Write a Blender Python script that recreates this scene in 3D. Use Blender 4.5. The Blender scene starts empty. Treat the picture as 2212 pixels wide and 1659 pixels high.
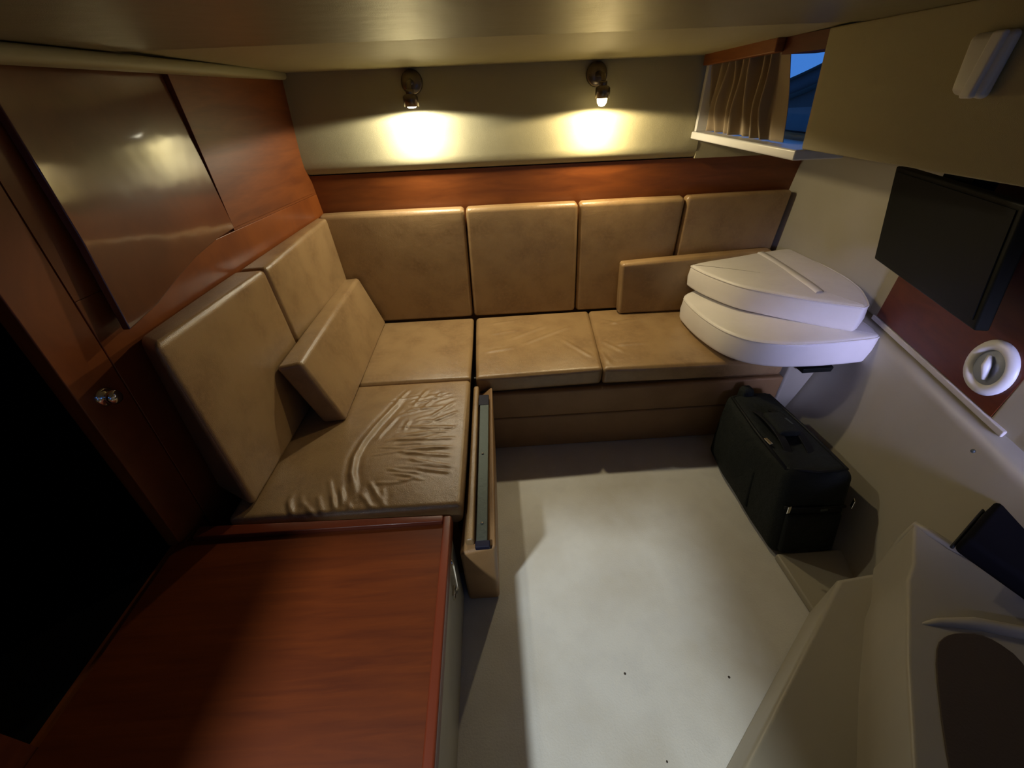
import bpy, bmesh, math, random
from mathutils import Vector, Matrix
random.seed(4)
SC = bpy.context.scene
COL = SC.collection

# ------------------------------------------------------------------ camera
cam_d = bpy.data.cameras.new('camera')
cam_d.sensor_width = 36.0
cam_d.lens = 860.0 / 2212.0 * 36.0
cam_d.clip_start = 0.02
cam = bpy.data.objects.new('camera', cam_d)
COL.objects.link(cam)
right = Vector((0.99797, -0.05260, -0.03577)); down = Vector((-0.05988, -0.58708, -0.80731)); fwd = Vector((0.02146, 0.80782, -0.58904))
R = Matrix((right, -down, -fwd)).transposed().to_4x4()
cam.matrix_world = Matrix.Translation((0, 0, 1.55)) @ R
SC.camera = cam

# ------------------------------------------------------------------ world, lights, exposure
SC.view_settings.view_transform = 'Standard'
SC.view_settings.look = 'None'
SC.view_settings.gamma = 1.0
SC.view_settings.use_curve_mapping = False
SC.view_settings.exposure = 0.0
w = bpy.data.worlds.new('dusk'); SC.world = w; w.use_nodes = True
bg = w.node_tree.nodes['Background']
bg.inputs[0].default_value = (0.052, 0.205, 0.66, 1)
bg.inputs[1].default_value = 1.0

def lamp(name, kind, loc, energy, color, target=None, **kw):
    d = bpy.data.lights.new(name, kind); d.energy = energy; d.color = color
    for k, v in kw.items(): setattr(d, k, v)
    o = bpy.data.objects.new(name, d); COL.objects.link(o); o.location = loc
    if target is not None:
        o.rotation_euler = (Vector(target) - Vector(loc)).to_track_quat('-Z', 'Y').to_euler()
    return o
# unseen added spot for the lit floor patch; ceiling cutout shapes its beam
lamp('floor_patch_spot', 'SPOT', (-1.12, -0.9, 2.7), 260, (0.90, 0.97, 1.0), (0.3, 0.6, 0), spot_size=math.radians(110), spot_blend=0.5, shadow_soft_size=0.08)
# added blue fill, narrow beam aimed at the white cushions and right wall
lamp('blue_fill_beam', 'AREA', (0.80, -0.96, 1.28), 1.7, (0.50, 0.52, 1.0), (1.58, 1.32, 0.60), shape='RECTANGLE', size=0.30, size_y=0.30, spread=math.radians(23))
LAMPS = [(-0.320, 'cool', 27, (1.0, 0.92, 0.72)), (0.492, 'warm', 24, (1.0, 0.82, 0.50))]
LAMP_Y = 2.075

# ------------------------------------------------------------------ materials
def mat(name, col, rough=0.5, metal=0.0, coat=0.0, spec=0.5, noise=None, bump=None, emit=None, wood=None, sheen=0.0, coat_rough=0.1):
    m = bpy.data.materials.new(name); m.use_nodes = True
    nt = m.node_tree; b = nt.nodes['Principled BSDF']
    b.inputs['Base Color'].default_value = (*col, 1)
    b.inputs['Roughness'].default_value = rough
    b.inputs['Metallic'].default_value = metal
    b.inputs['Coat Weight'].default_value = coat
    b.inputs['Coat Roughness'].default_value = coat_rough
    b.inputs['Coat IOR'].default_value = 1.7 if coat >= 1 else 1.5
    b.inputs['Specular IOR Level'].default_value = spec
    b.inputs['Sheen Weight'].default_value = sheen
    tc = nt.nodes.new('ShaderNodeTexCoord')
    geo = nt.nodes.new('ShaderNodeNewGeometry')
    if wood:
        # wood = (second colour, stretch vector)
        mp = nt.nodes.new('ShaderNodeMapping'); mp.inputs['Scale'].default_value = wood[1]
        nt.links.new(geo.outputs['Position'], mp.inputs['Vector'])
        n = nt.nodes.new('ShaderNodeTexNoise'); n.inputs['Scale'].default_value = 3.0; n.inputs['Detail'].default_value = 7; n.inputs['Roughness'].default_value = 0.62; n.inputs['Distortion'].default_value = 0.5
        nt.links.new(mp.outputs[0], n.inputs['Vector'])
        r = nt.nodes.new('ShaderNodeValToRGB'); r.color_ramp.elements[0].position = 0.32; r.color_ramp.elements[1].position = 0.68
        r.color_ramp.elements[0].color = (*wood[0], 1); r.color_ramp.elements[1].color = (*col, 1)
        nt.links.new(n.outputs['Fac'], r.inputs['Fac']); nt.links.new(r.outputs['Color'], b.inputs['Base Color'])
    if noise:
        # noise = [(scale, second colour, lo, hi), ...]
        prev = None
        for (sc, c2, lo, hi) in noise:
            n = nt.nodes.new('ShaderNodeTexNoise'); n.inputs['Scale'].default_value = sc; n.inputs['Detail'].default_value = 4
            nt.links.new(geo.outputs['Position'], n.inputs['Vector'])
            mr = nt.nodes.new('ShaderNodeMapRange'); mr.inputs['From Min'].default_value = lo; mr.inputs['From Max'].default_value = hi
            nt.links.new(n.outputs['Fac'], mr.inputs['Value'])
            mx = nt.nodes.new('ShaderNodeMix'); mx.data_type = 'RGBA'
            nt.links.new(mr.outputs[0], mx.inputs[0])
            if prev: nt.links.new(prev, mx.inputs[6])
            else: mx.inputs[6].default_value = (*col, 1)
            mx.inputs[7].default_value = (*c2, 1)
            prev = mx.outputs[2]
        nt.links.new(prev, b.inputs['Base Color'])
    if bump:
        # bump = [(scale, strength distance), ...]
        pn = None
        for (sc, ds) in bump:
            n = nt.nodes.new('ShaderNodeTexNoise'); n.inputs['Scale'].default_value = sc; n.inputs['Detail'].default_value = 3
            nt.links.new(geo.outputs['Position'], n.inputs['Vector'])
            bp = nt.nodes.new('ShaderNodeBump'); bp.inputs['Distance'].default_value = ds
            nt.links.new(n.outputs['Fac'], bp.inputs['Height'])
            if pn: nt.links.new(pn, bp.inputs['Normal'])
            pn = bp.outputs['Normal']
        nt.links.new(pn, b.inputs['Normal'])
        nt.links.new(pn, b.inputs['Coat Normal'])
    if emit:
        b.inputs['Emission Color'].default_value = (*emit[0], 1); b.inputs['Emission Strength'].default_value = emit[1]
    return m

M = {}
M['leather'] = mat('tan_leather', (0.35, 0.225, 0.100), 0.32, spec=0.5, coat=0.45, coat_rough=0.24, noise=[(9, (0.25, 0.15, 0.065), 0.4, 0.75), (60, (0.36, 0.22, 0.10), 0.45, 0.8)], bump=[(420, 0.0008), (20, 0.0014)])
M['leather_kick'] = mat('tan_leather_matte', (0.30, 0.17, 0.07), 0.5, noise=[(8, (0.24, 0.13, 0.05), 0.4, 0.8)], bump=[(420, 0.001)])
M['seam'] = mat('seam_thread', (0.10, 0.055, 0.02), 0.7)
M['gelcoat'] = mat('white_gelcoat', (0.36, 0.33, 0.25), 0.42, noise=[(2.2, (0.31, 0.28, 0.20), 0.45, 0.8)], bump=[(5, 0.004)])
M['floor'] = mat('floor_gelcoat', (0.62, 0.61, 0.56), 0.55, noise=[(3.0, (0.50, 0.47, 0.40), 0.42, 0.72), (9.0, (0.56, 0.55, 0.51), 0.5, 0.8)], bump=[(160, 0.001)])
M['panel'] = mat('cream_vinyl', (0.37, 0.33, 0.19), 0.62, bump=[(600, 0.0008), (6, 0.003)])
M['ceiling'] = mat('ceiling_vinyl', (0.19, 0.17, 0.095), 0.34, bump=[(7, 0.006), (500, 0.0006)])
M['ceiling_lit'] = mat('ceiling_lit', (0.36, 0.33, 0.19), 0.5, bump=[(6, 0.004)])  # lighter ceiling tone, paints in reflected light on the rear band
M['cherry'] = mat('cherry_wood', (0.215, 0.058, 0.009), 0.45, coat=0.08, coat_rough=0.3, wood=((0.135, 0.033, 0.005), (1.2, 1.2, 8)))
M['cherry_lit'] = mat('cherry_wood_lit', (0.26, 0.070, 0.012), 0.38, coat=0.4, coat_rough=0.2, wood=((0.17, 0.042, 0.008), (9, 1.3, 1.0)))  # lighter cherry copy, stands in for ambient light on the lower left side
M['cherry_gloss'] = mat('cherry_wood_gloss', (0.15, 0.042, 0.011), 0.3, coat=1.0, coat_rough=0.075, wood=((0.085, 0.022, 0.007), (9, 1.3, 1.0)), bump=[(3, 0.004)])
M['worktop'] = mat('cherry_worktop', (0.135, 0.026, 0.0025), 0.45, coat=0.0, spec=0.35, wood=((0.085, 0.015, 0.002), (1.0, 14, 4)))
M['cherry_edge'] = mat('cherry_edging', (0.15, 0.028, 0.010), 0.35, coat=0.3)
M['maroon'] = mat('maroon_wood', (0.13, 0.030, 0.008), 0.45, spec=0.35, wood=((0.08, 0.017, 0.006), (1, 2, 8)))
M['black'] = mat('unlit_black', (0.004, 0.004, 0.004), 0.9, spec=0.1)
M['tv'] = mat('black_plastic', (0.005, 0.006, 0.004), 0.6, spec=0.2)
M['tv_screen'] = mat('black_screen', (0.004, 0.005, 0.004), 0.55, spec=0.15)
M['bag'] = mat('black_nylon', (0.009, 0.012, 0.010), 0.8, spec=0.3, bump=[(300, 0.002), (30, 0.006)])
M['bag_trim'] = mat('black_webbing', (0.004, 0.005, 0.005), 0.6, spec=0.3)
M['steel'] = mat('brushed_steel', (0.08, 0.095, 0.088), 0.55, metal=0.8, bump=[(60, 0.001)])
M['chrome'] = mat('chrome', (0.8, 0.78, 0.72), 0.14, metal=1.0)
M['bronze'] = mat('lamp_metal', (0.16, 0.13, 0.10), 0.3, metal=0.9)
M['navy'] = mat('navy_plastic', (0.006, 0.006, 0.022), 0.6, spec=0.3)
M['slab_black'] = mat('slab_black', (0.004, 0.004, 0.006), 0.9, spec=0.1)
M['white_vinyl'] = mat('white_vinyl', (0.74, 0.70, 0.64), 0.42, noise=[(6, (0.68, 0.64, 0.57), 0.4, 0.8)], bump=[(9, 0.004)])
M['white_plastic'] = mat('white_plastic', (0.68, 0.68, 0.66), 0.35)
M['vent_blue'] = mat('grey_vent', (0.30, 0.34, 0.46), 0.5)
M['curtain'] = mat('curtain_cloth', (0.30, 0.23, 0.145), 0.85, sheen=0.3)
M['pad'] = mat('brown_pad', (0.06, 0.042, 0.026), 0.8, bump=[(200, 0.001)])
M['rail'] = mat('grey_rail', (0.48, 0.45, 0.40), 0.4)
M['deck_dark'] = mat('dark_blue_canvas', (0.004, 0.011, 0.020), 0.8)
M['deck_grey'] = mat('slate_canvas', (0.008, 0.014, 0.018), 0.8)
M['dirt'] = mat('dark_speck', (0.05, 0.04, 0.03), 0.9)
gm = bpy.data.materials.new('window_glass'); gm.use_nodes = True
nt = gm.node_tree; nt.nodes.remove(nt.nodes['Principled BSDF'])
tr = nt.nodes.new('ShaderNodeBsdfTransparent'); gl = nt.nodes.new('ShaderNodeBsdfGlossy'); gl.inputs['Roughness'].default_value = 0.02
ms = nt.nodes.new('ShaderNodeMixShader'); ms.inputs[0].default_value = 0.05
nt.links.new(tr.outputs[0], ms.inputs[1]); nt.links.new(gl.outputs[0], ms.inputs[2]); nt.links.new(ms.outputs[0], nt.nodes['Material Output'].inputs[0])
M['glass'] = gm
M['bulb_cool'] = mat('bulb_cool', (1, 1, 1), 0.4, emit=((1.0, 0.93, 0.72), 14))
M['bulb_warm'] = mat('bulb_warm', (1, 1, 1), 0.4, emit=((1.0, 0.82, 0.45), 14))

# ------------------------------------------------------------------ helpers
def link(name, bm, m, parent=None, smooth=True, bevel=0.0, seg=3, flat_angle=None):
    me = bpy.data.meshes.new(name)
    bmesh.ops.recalc_face_normals(bm, faces=bm.faces[:])
    off = Vector((0, 0, 0)); p = parent
    while p is not None:
        off += p.location; p = p.parent
    bmesh.ops.translate(bm, verts=bm.verts[:], vec=-off)
    bm.to_mesh(me); bm.free()
    me.materials.append(m if isinstance(m, bpy.types.Material) else M[m])
    for p in me.polygons: p.use_smooth = smooth
    o = bpy.data.objects.new(name, me); COL.objects.link(o)
    if parent is not None: o.parent = parent
    if bevel > 0:
        b = o.modifiers.new('bevel', 'BEVEL'); b.width = bevel; b.segments = seg; b.limit_method = 'ANGLE'; b.angle_limit = math.radians(35)
        b.harden_normals = False
        wn = o.modifiers.new('wn', 'WEIGHTED_NORMAL'); wn.keep_sharp = False
    return o
def tag(o, label, cat, group=None):
    o['label'] = label; o['category'] = cat
    if group: o['group'] = group
    return o
def empty(name, loc, label, cat, group=None):
    o = bpy.data.objects.new(name, None); COL.objects.link(o); o.location = loc; o.empty_display_size = 0.05
    return tag(o, label, cat, group)
def struct(o):
    o['kind'] = 'structure'; return o
def bm_hex(c8, bm=None):
    bm = bm or bmesh.new()
    v = [bm.verts.new(Vector(c)) for c in c8]
    for f in ((0, 3, 2, 1), (4, 5, 6, 7), (0, 1, 5, 4), (1, 2, 6, 5), (2, 3, 7, 6), (3, 0, 4, 7)): bm.faces.new([v[i] for i in f])
    return bm
def bm_box(x0, x1, y0, y1, z0, z1, bm=None):
    return bm_hex([(x0, y0, z0), (x1, y0, z0), (x1, y1, z0), (x0, y1, z0), (x0, y0, z1), (x1, y0, z1), (x1, y1, z1), (x0, y1, z1)], bm)
def bm_prism(poly, z0, z1, bm=None):
    bm = bm or bmesh.new(); n = len(poly)
    a = [bm.verts.new((p[0], p[1], z0(p) if callable(z0) else z0)) for p in poly]
    b = [bm.verts.new((p[0], p[1], z1(p) if callable(z1) else z1)) for p in poly]
    bm.faces.new(a[::-1]); bm.faces.new(b)
    for i in range(n): bm.faces.new((a[i], a[(i + 1) % n], b[(i + 1) % n], b[i]))
    return bm
def bm_tube(pts, r, seg=10, bm=None, cap=True, rs=None):
    bm = bm or bmesh.new(); pts = [Vector(p) for p in pts]; rings = []
    prev = None
    for i, p in enumerate(pts):
        t = (pts[min(i + 1, len(pts) - 1)] - pts[max(i - 1, 0)]).normalized()
        if prev is None: a = t.orthogonal().normalized()
        else: a = (prev - t * prev.dot(t)).normalized()
        prev = a; b = t.cross(a); rr = rs[i] if rs else r
        rings.append([bm.verts.new(p + rr * (math.cos(k * 2 * math.pi / seg) * a + math.sin(k * 2 * math.pi / seg) * b)) for k in range(seg)])
    for i in range(len(rings) - 1):
        for k in range(seg): bm.faces.new((rings[i][k], rings[i][(k + 1) % seg], rings[i + 1][(k + 1) % seg], rings[i + 1][k]))
    if cap: bm.faces.new(rings[0][::-1]); bm.faces.new(rings[-1])
    return bm
def bm_lathe(prof, origin, axis, seg=32, bm=None):
    # prof: [(radius, height along axis)]
    bm = bm or bmesh.new(); o = Vector(origin); t = Vector(axis).normalized(); a = t.orthogonal().normalized(); b = t.cross(a); rings = []
    for (r, h) in prof:
        if r < 1e-6: rings.append([bm.verts.new(o + t * h)])
        else: rings.append([bm.verts.new(o + t * h + r * (math.cos(k * 2 * math.pi / seg) * a + math.sin(k * 2 * math.pi / seg) * b)) for k in range(seg)])
    for i in range(len(rings) - 1):
        A, B = rings[i], rings[i + 1]
        for k in range(seg):
            k2 = (k + 1) % seg
            if len(A) == 1 and len(B) == 1: continue
            if len(A) == 1: bm.faces.new((A[0], B[k2], B[k]))
            elif len(B) == 1: bm.faces.new((A[k], A[k2], B[0]))
            else: bm.faces.new((A[k], A[k2], B[k2], B[k]))
    return bm
def params(L, r, n):
    e = [0, .12, .3, .55, .8, 1.0]
    a = [x * r / L for x in e]; b = [1 - x for x in a[::-1]]
    return a + [r / L + (1 - 2 * r / L) * i / n for i in range(1, n)] + b
def bm_cushion(c8, r=0.02, n=(10, 10, 4), puff=(0.004, 0.004, 0.01), disp=None):
    """rounded, puffed box stretched over eight corners (bottom four then top four)"""
    c = [Vector(p) for p in c8]
    L = [((c[1] - c[0]).length + (c[7] - c[4] + c[6] - c[5]).length * 0 + (c[5] - c[4]).length) / 2, ((c[3] - c[0]).length + (c[7] - c[4]).length) / 2, ((c[4] - c[0]).length + (c[6] - c[2]).length) / 2]
    P = [params(L[i], r, n[i]) for i in range(3)]
    bm = bmesh.new(); cache = {}
    def f(u): return max(0.0, 1 - abs(2 * u - 1) ** 2.6)
    def vert(u, v, w):
        key = (round(u, 6), round(v, 6), round(w, 6))
        if key in cache: return cache[key]
        m = [u * L[0], v * L[1], w * L[2]]
        q = [min(max(m[i], r), L[i] - r) for i in range(3)]
        d = Vector([m[i] - q[i] for i in range(3)])
        if d.length > 1e-9: d = d.normalized() * r
        m = [q[i] + d[i] for i in range(3)]
        m[0] += puff[0] * f(v) * f(w) * (2 * u - 1)
        m[1] += puff[1] * f(u) * f(w) * (2 * v - 1)
        m[2] += puff[2] * f(u) * f(v) * (2 * w - 1)
        a, b_, g = m[0] / L[0], m[1] / L[1], m[2] / L[2]
        lo = (c[0] * (1 - a) + c[1] * a) * (1 - b_) + (c[3] * (1 - a) + c[2] * a) * b_
        hi = (c[4] * (1 - a) + c[5] * a) * (1 - b_) + (c[7] * (1 - a) + c[6] * a) * b_
        p = lo * (1 - g) + hi * g
        if disp: p = disp(p, u, v, w)
        cache[key] = bm.verts.new(p); return cache[key]
    for ax in range(3):
        i1, i2 = [(1, 2), (2, 0), (0, 1)][ax]
        for s in (0.0, 1.0):
            A, B = P[i1], P[i2]
            for i in range(len(A) - 1):
                for j in range(len(B) - 1):
                    q = []
                    for (x, y) in ((A[i], B[j]), (A[i + 1], B[j]), (A[i + 1], B[j + 1]), (A[i], B[j + 1])):
                        t = [0, 0, 0]; t[ax] = s; t[i1] = x; t[i2] = y; q.append(vert(*t))
                    if s == 0.0: q = q[::-1]
                    if len(set(q)) == 4: bm.faces.new(q)
    return bm
def box8(x0, x1, y0, y1, z0, z1):
    return [(x0, y0, z0), (x1, y0, z0), (x1, y1, z0), (x0, y1, z0), (x0, y0, z1), (x1, y0, z1), (x1, y1, z1), (x0, y1, z1)]
def seg_dist(x, y, a, b):
    dx, dy = b[0] - a[0], b[1] - a[1]; L2 = dx * dx + dy * dy
    t = max(0, min(1, ((x - a[0]) * dx + (y - a[1]) * dy) / L2))
    return math.hypot(x - a[0] - t * dx, y - a[1] - t * dy), t
def wrinkle(ws):
    def g(x, y):
        h = 0
        for (pts, wd, ht) in ws:
            best = 9; n = len(pts) - 1; bt = 0
            for i in range(n):
                d, t = seg_dist(x, y, pts[i], pts[i + 1])
                if d < best: best = d; bt = (i + t) / n
            if best < 4 * wd:
                fade = min(1, 6 * bt + .15, 6 * (1 - bt) + .15)
                h += ht * fade * (math.exp(-(best / wd) ** 2) - 0.35 * math.exp(-((best - 1.7 * wd) / wd) ** 2))
        return h
    return g
def Lx(y): return max(-1.040, -0.88 + (y - 2.15) * (0.16 / 1.35))        # cabin side, left, tapers
def Rx(y): return 1.60 + (y - 1.5) * 0.28 if y < 1.5 else 1.60 - (y - 1.5) * 0.05

# ------------------------------------------------------------------ setting
fl = struct(link('floor', bm_box(-1.3, 1.75, -1.0, 2.35, -0.06, 0.0), 'floor', smooth=False))
# ceiling around an added cutout that trims the floor spot's beam (x -0.9..-0.37, y -0.7..-0.145)
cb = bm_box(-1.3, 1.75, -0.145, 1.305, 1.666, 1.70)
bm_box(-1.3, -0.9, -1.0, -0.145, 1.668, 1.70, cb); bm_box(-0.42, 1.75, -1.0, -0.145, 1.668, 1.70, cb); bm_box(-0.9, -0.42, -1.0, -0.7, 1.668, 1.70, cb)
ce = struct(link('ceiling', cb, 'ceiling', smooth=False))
link('ceiling_panel', bm_hex([(-1.3, 1.325, 1.672), (1.06, 1.325, 1.672), (1.06, 2.40, 1.652), (-1.3, 2.40, 1.652), (-1.3, 1.325, 1.70), (1.06, 1.325, 1.70), (1.06, 2.40, 1.70), (-1.3, 2.40, 1.70)]), 'ceiling_lit', ce, smooth=False, bevel=0.004)
link('seam_strip', bm_box(-1.25, 1.05, 1.306, 1.330, 1.676, 1.699), 'black', ce, smooth=False)
# rear cabin side: cream upper panel with rolled lower edge
wb = struct(link('wall_back', bm_box(-1.2, 1.8, 2.32, 2.38, 0, 1.345), 'cherry', smooth=False))
link('wall_backing', bm_box(-1.2, 1.06, 2.32, 2.38, 1.346, 1.69), 'panel', wb, smooth=False)
pr = [(2.215, 1.675), (2.175, 1.40), (2.168, 1.325), (2.170, 1.300), (2.180, 1.278), (2.200, 1.266), (2.225, 1.262), (2.315, 1.262), (2.315, 1.675)]
def upper_panel(x0, x1, zmax):
    bm = bmesh.new(); rings = []
    for x in (x0, x1): rings.append([bm.verts.new((x, y, min(z, zmax))) for (y, z) in pr])
    n = len(pr)
    for i in range(n): bm.faces.new((rings[0][i], rings[0][(i + 1) % n], rings[1][(i + 1) % n], rings[1][i]))
    bm.faces.new(rings[0][::-1]); bm.faces.new(rings[1]); return bm
link('upholstered_panel', upper_panel(-0.885, 1.0, 1.675), 'panel', wb, smooth=False, bevel=0.003)
link('lower_panel_end', bm_hex([(1.0, 2.175, 1.262), (1.565, 2.175, 1.262), (1.565, 2.315, 1.262), (1.0, 2.315, 1.262), (1.0, 2.17, 1.345), (1.565, 2.17, 1.345), (1.565, 2.315, 1.345), (1.0, 2.315, 1.345)]), 'panel', wb, smooth=False)
link('wood_strip', bm_hex([(-0.90, 2.240, 0.95), (1.575, 2.240, 0.95), (1.575, 2.315, 0.95), (-0.90, 2.315, 0.95), (-0.90, 2.196, 1.262), (1.575, 2.196, 1.262), (1.575, 2.315, 1.262), (-0.90, 2.315, 1.262)]), M['cherry'], wb, smooth=False)
# left cabin side, wood
def lwall(y0, y1, z0, z1, proud=0.0, thick=0.04, bm=None, lean=0.0):
    return bm_hex([(Lx(y0) - thick, y0, z0), (Lx(y0) + proud, y0, z0), (Lx(y1) + proud, y1, z0), (Lx(y1) - thick, y1, z0),
                   (Lx(y0) - thick, y0, z1), (Lx(y0) + proud + lean, y0, z1), (Lx(y1) + proud + lean, y1, z1), (Lx(y1) - thick, y1, z1)], bm)
def lwl(yb0, yb1, z0, yt0, yt1, z1, proud=0.0, thick=0.04, lean=0.0):
    return bm_hex([(Lx(yb0) - thick, yb0, z0), (Lx(yb0) + proud, yb0, z0), (Lx(yb1) + proud, yb1, z0), (Lx(yb1) - thick, yb1, z0),
                   (Lx(yt0) - thick, yt0, z1), (Lx(yt0) + proud + lean, yt0, z1), (Lx(yt1) + proud + lean, yt1, z1), (Lx(yt1) - thick, yt1, z1)])
JB, JT = (lambda z: 0.768 + (z - 0.44) * 0.080), (lambda z: 0.880 + (z - 0.44) * 0.090)
wlb = lwl(JT(0) + .003, 2.34, 0, JT(1.18) + .003, 2.34, 1.18)
wl = struct(link('wall_left', wlb, 'cherry_lit', smooth=False, bevel=0.002))
link('rear_section', lwall(1.562, 2.34, 1.181, 1.70), 'cherry', wl, smooth=False)
link('backing_board', lwl(1.19, 1.561, 1.181, 1.19, 1.561, 1.70, -0.035, 0.06), 'cherry', wl, smooth=False)
link('front_stile', lwl(JT(1.181) + .003, 1.19, 1.181, JT(1.7) + .003, 1.19, 1.70), 'cherry_lit', wl, smooth=False)
link('upper_panel', lwall(1.560, 2.165, 1.19, 1.665, 0.003, 0.0, lean=0.0), 'cherry', wl, smooth=False, bevel=0.003)
def glossy_panel():
    pts = [(1.557, 1.19), (1.45, 1.184), (1.32, 1.165), (1.2, 1.135), (1.1, 1.105), (0.98, 1.085), (1.015, 1.3), (1.05, 1.666), (1.557, 1.666)]
    bm = bmesh.new(); a = []; b = []
    for (y, z) in pts:
        x = -0.946 - (1.5 - y) * 0.052 - 0.045 * (z - 1.19)
        a.append(bm.verts.new((x, y, z))); b.append(bm.verts.new((x - 0.02, y, z)))
    n = len(pts); bm.faces.new(a); bm.faces.new(b[::-1])
    for i in range(n): bm.faces.new((a[i], a[(i + 1) % n], b[(i + 1) % n], b[i]))
    return bm
link('upper_panel', glossy_panel(), 'cherry_gloss', wl, smooth=False, bevel=0.003)
b2 = lwall(-1.0, 0.285, 0, 1.70); link('forward_panel', b2, 'maroon', wl, smooth=False)
b2 = lwall(0.286, 0.87, 0, 0.44); lwall(0.286, 0.98, 1.60, 1.70, bm=b2); link('door_surround', b2, 'cherry_lit', wl, smooth=False)
link('backing_strip', lwl(.85, .91, .2, .94, 1.03, 1.6, -0.02), 'black', wl, smooth=False)
# dark locker doorway in that side
d1 = struct(link('door_1', lwl(JB(.441), JT(.441), .441, JB(1.599), JT(1.599), 1.599, 0.001), 'cherry_lit', smooth=False, bevel=0.003))
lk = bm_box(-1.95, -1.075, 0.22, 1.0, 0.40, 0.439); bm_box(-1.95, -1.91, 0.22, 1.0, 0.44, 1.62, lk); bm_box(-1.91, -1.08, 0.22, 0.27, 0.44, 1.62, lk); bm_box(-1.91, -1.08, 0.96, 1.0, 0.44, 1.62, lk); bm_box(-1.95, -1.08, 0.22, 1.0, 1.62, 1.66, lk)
link('locker_interior', lk, 'black', d1, smooth=False)  # black walls paint in the darkness of the unlit interior
kx = Lx(0.862) + 0.002
kn = link('door_knob', bm_lathe([(0.0, 0.0), (0.024, 0.0), (0.025, 0.004), (0.020, 0.008), (0.011, 0.010), (0.011, 0.016), (0.018, 0.022), (0.0195, 0.029), (0.016, 0.035), (0.008, 0.038), (0, 0.0385)], (kx, 0.866, 0.955), (1, -0.12, 0)), 'chrome', d1)
t1 = struct(link('trim_1', bm_prism([(Lx(-1) - .03, -1), (Lx(-1) + .055, -1), (Lx(2.2) + .03, 2.2), (Lx(2.2) - .03, 2.2)], 1.632, 1.664), 'ceiling_lit', smooth=False, bevel=0.012))
# aft wall behind the photographer, with the companionway opening
aw = bm_box(-1.3, 0.3, -1.06, -1.0, 0, 1.7); bm_box(1.25, 1.75, -1.06, -1.0, 0, 1.7, aw); bm_box(0.3, 1.25, -1.06, -1.0, 0, 0.9, aw); bm_box(0.3, 1.25, -1.06, -1.0, 1.62, 1.7, aw)
struct(link('wall_front', aw, 'panel', smooth=False))
# right cabin side: cream upper box (side deck), white lower wall
wr = struct(link('wall_right', bm_prism([(Rx(2.33), 2.33), (Rx(1.5), 1.5), (Rx(-1.0), -1.0), (1.75, -1.0), (1.75, 2.33)], 0.0, 1.378), 'gelcoat', smooth=False))
link('side_deck_panel', bm_hex([(0.97, -1.0, 1.378), (1.02, -1.0, 1.378), (1.02, 1.385, 1.378), (0.97, 1.385, 1.378), (0.97, -1.0, 1.667), (1.02, -1.0, 1.667), (1.02, 1.436, 1.667), (0.97, 1.436, 1.667)]), 'panel', wr, smooth=False, bevel=0.004)
link('side_deck_underside', bm_box(0.985, 1.75, -1.0, 1.400, 1.379, 1.40), 'panel', wr, smooth=False)
link('side_deck_underside', bm_box(1.115, 1.75, 1.40, 2.36, 1.3765, 1.398), 'panel', wr, smooth=False)
link('deck_covering', bm_box(1.115, 2.4, 1.30, 3.2, 1.399, 1.404), 'deck_grey', wr, smooth=False)
# maroon wood panel and grey rail on the lower right wall
def rq(y0, y1, z0, z1, proud, back=0.0, bm=None):
    return bm_hex([(Rx(y0) - proud, y0, z0), (Rx(y0) - back, y0, z0), (Rx(y1) - back, y1, z0), (Rx(y1) - proud, y1, z0), (Rx(y0) - proud, y0, z1), (Rx(y0) - back, y0, z1), (Rx(y1) - back, y1, z1), (Rx(y1) - proud, y1, z1)], bm)
link('wood_panel', rq(0.80, 1.43, 0.748, 1.30, 0.008), 'maroon', wr, smooth=False)
link('rail', rq(0.74, 1.45, 0.724, 0.745, 0.012), 'rail', wr, smooth=False, bevel=0.004)
link('side_post', bm_hex([(1.335, 0.50, .66), (1.40, 0.50, .66), (1.44, .80, .66), (1.398, .80, .66), (1.335, 0.50, 1.34), (1.40, .50, 1.34), (1.44, .84, 1.34), (1.405, .84, 1.34)]), 'gelcoat', wr, smooth=False, bevel=0.015)
# moulded lower liner: sloping white surface from the rail down to the floor
bm = bmesh.new(); rows = []
ys = [0.28, 0.45, 0.6, 0.75, 0.9, 1.05, 1.2, 1.35, 1.5, 1.60]
for y in ys:
    xt = Rx(y) - 0.004; xb = min(1.37, Rx(y) - 0.06); row = []
    for k in range(13):
        s = k / 12.0
        x = xb - 0.06 + (xt - xb + 0.06) * (s ** (0.8 if y < 1.15 else 0.55)) ; z = 0.0 + 0.735 * (s ** 1.25)
        if k == 0: x -= 0.05
        row.append(bm.verts.new((x, y, z)))
    row.append(bm.verts.new((Rx(y) + 0.01, y, 0.0)))
    rows.append(row)
for i in range(len(rows) - 1):
    for k in range(len(rows[0]) - 1): bm.faces.new((rows[i][k], rows[i][k + 1], rows[i + 1][k + 1], rows[i + 1][k]))
    bm.faces.new((rows[i][-1], rows[i][0], rows[i + 1][0], rows[i + 1][-1]))
bm.faces.new(rows[0]); bm.faces.new(rows[-1][::-1])
link('moulded_liner', bm, 'gelcoat', wr)
link('screw_head', bm_lathe([(0, 0), (0.006, 0), (0.005, 0.003), (0, 0.004)], (1.355, 0.752, 0.66), (-1, 0, 0.3), 12), 'steel', wr)

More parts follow.
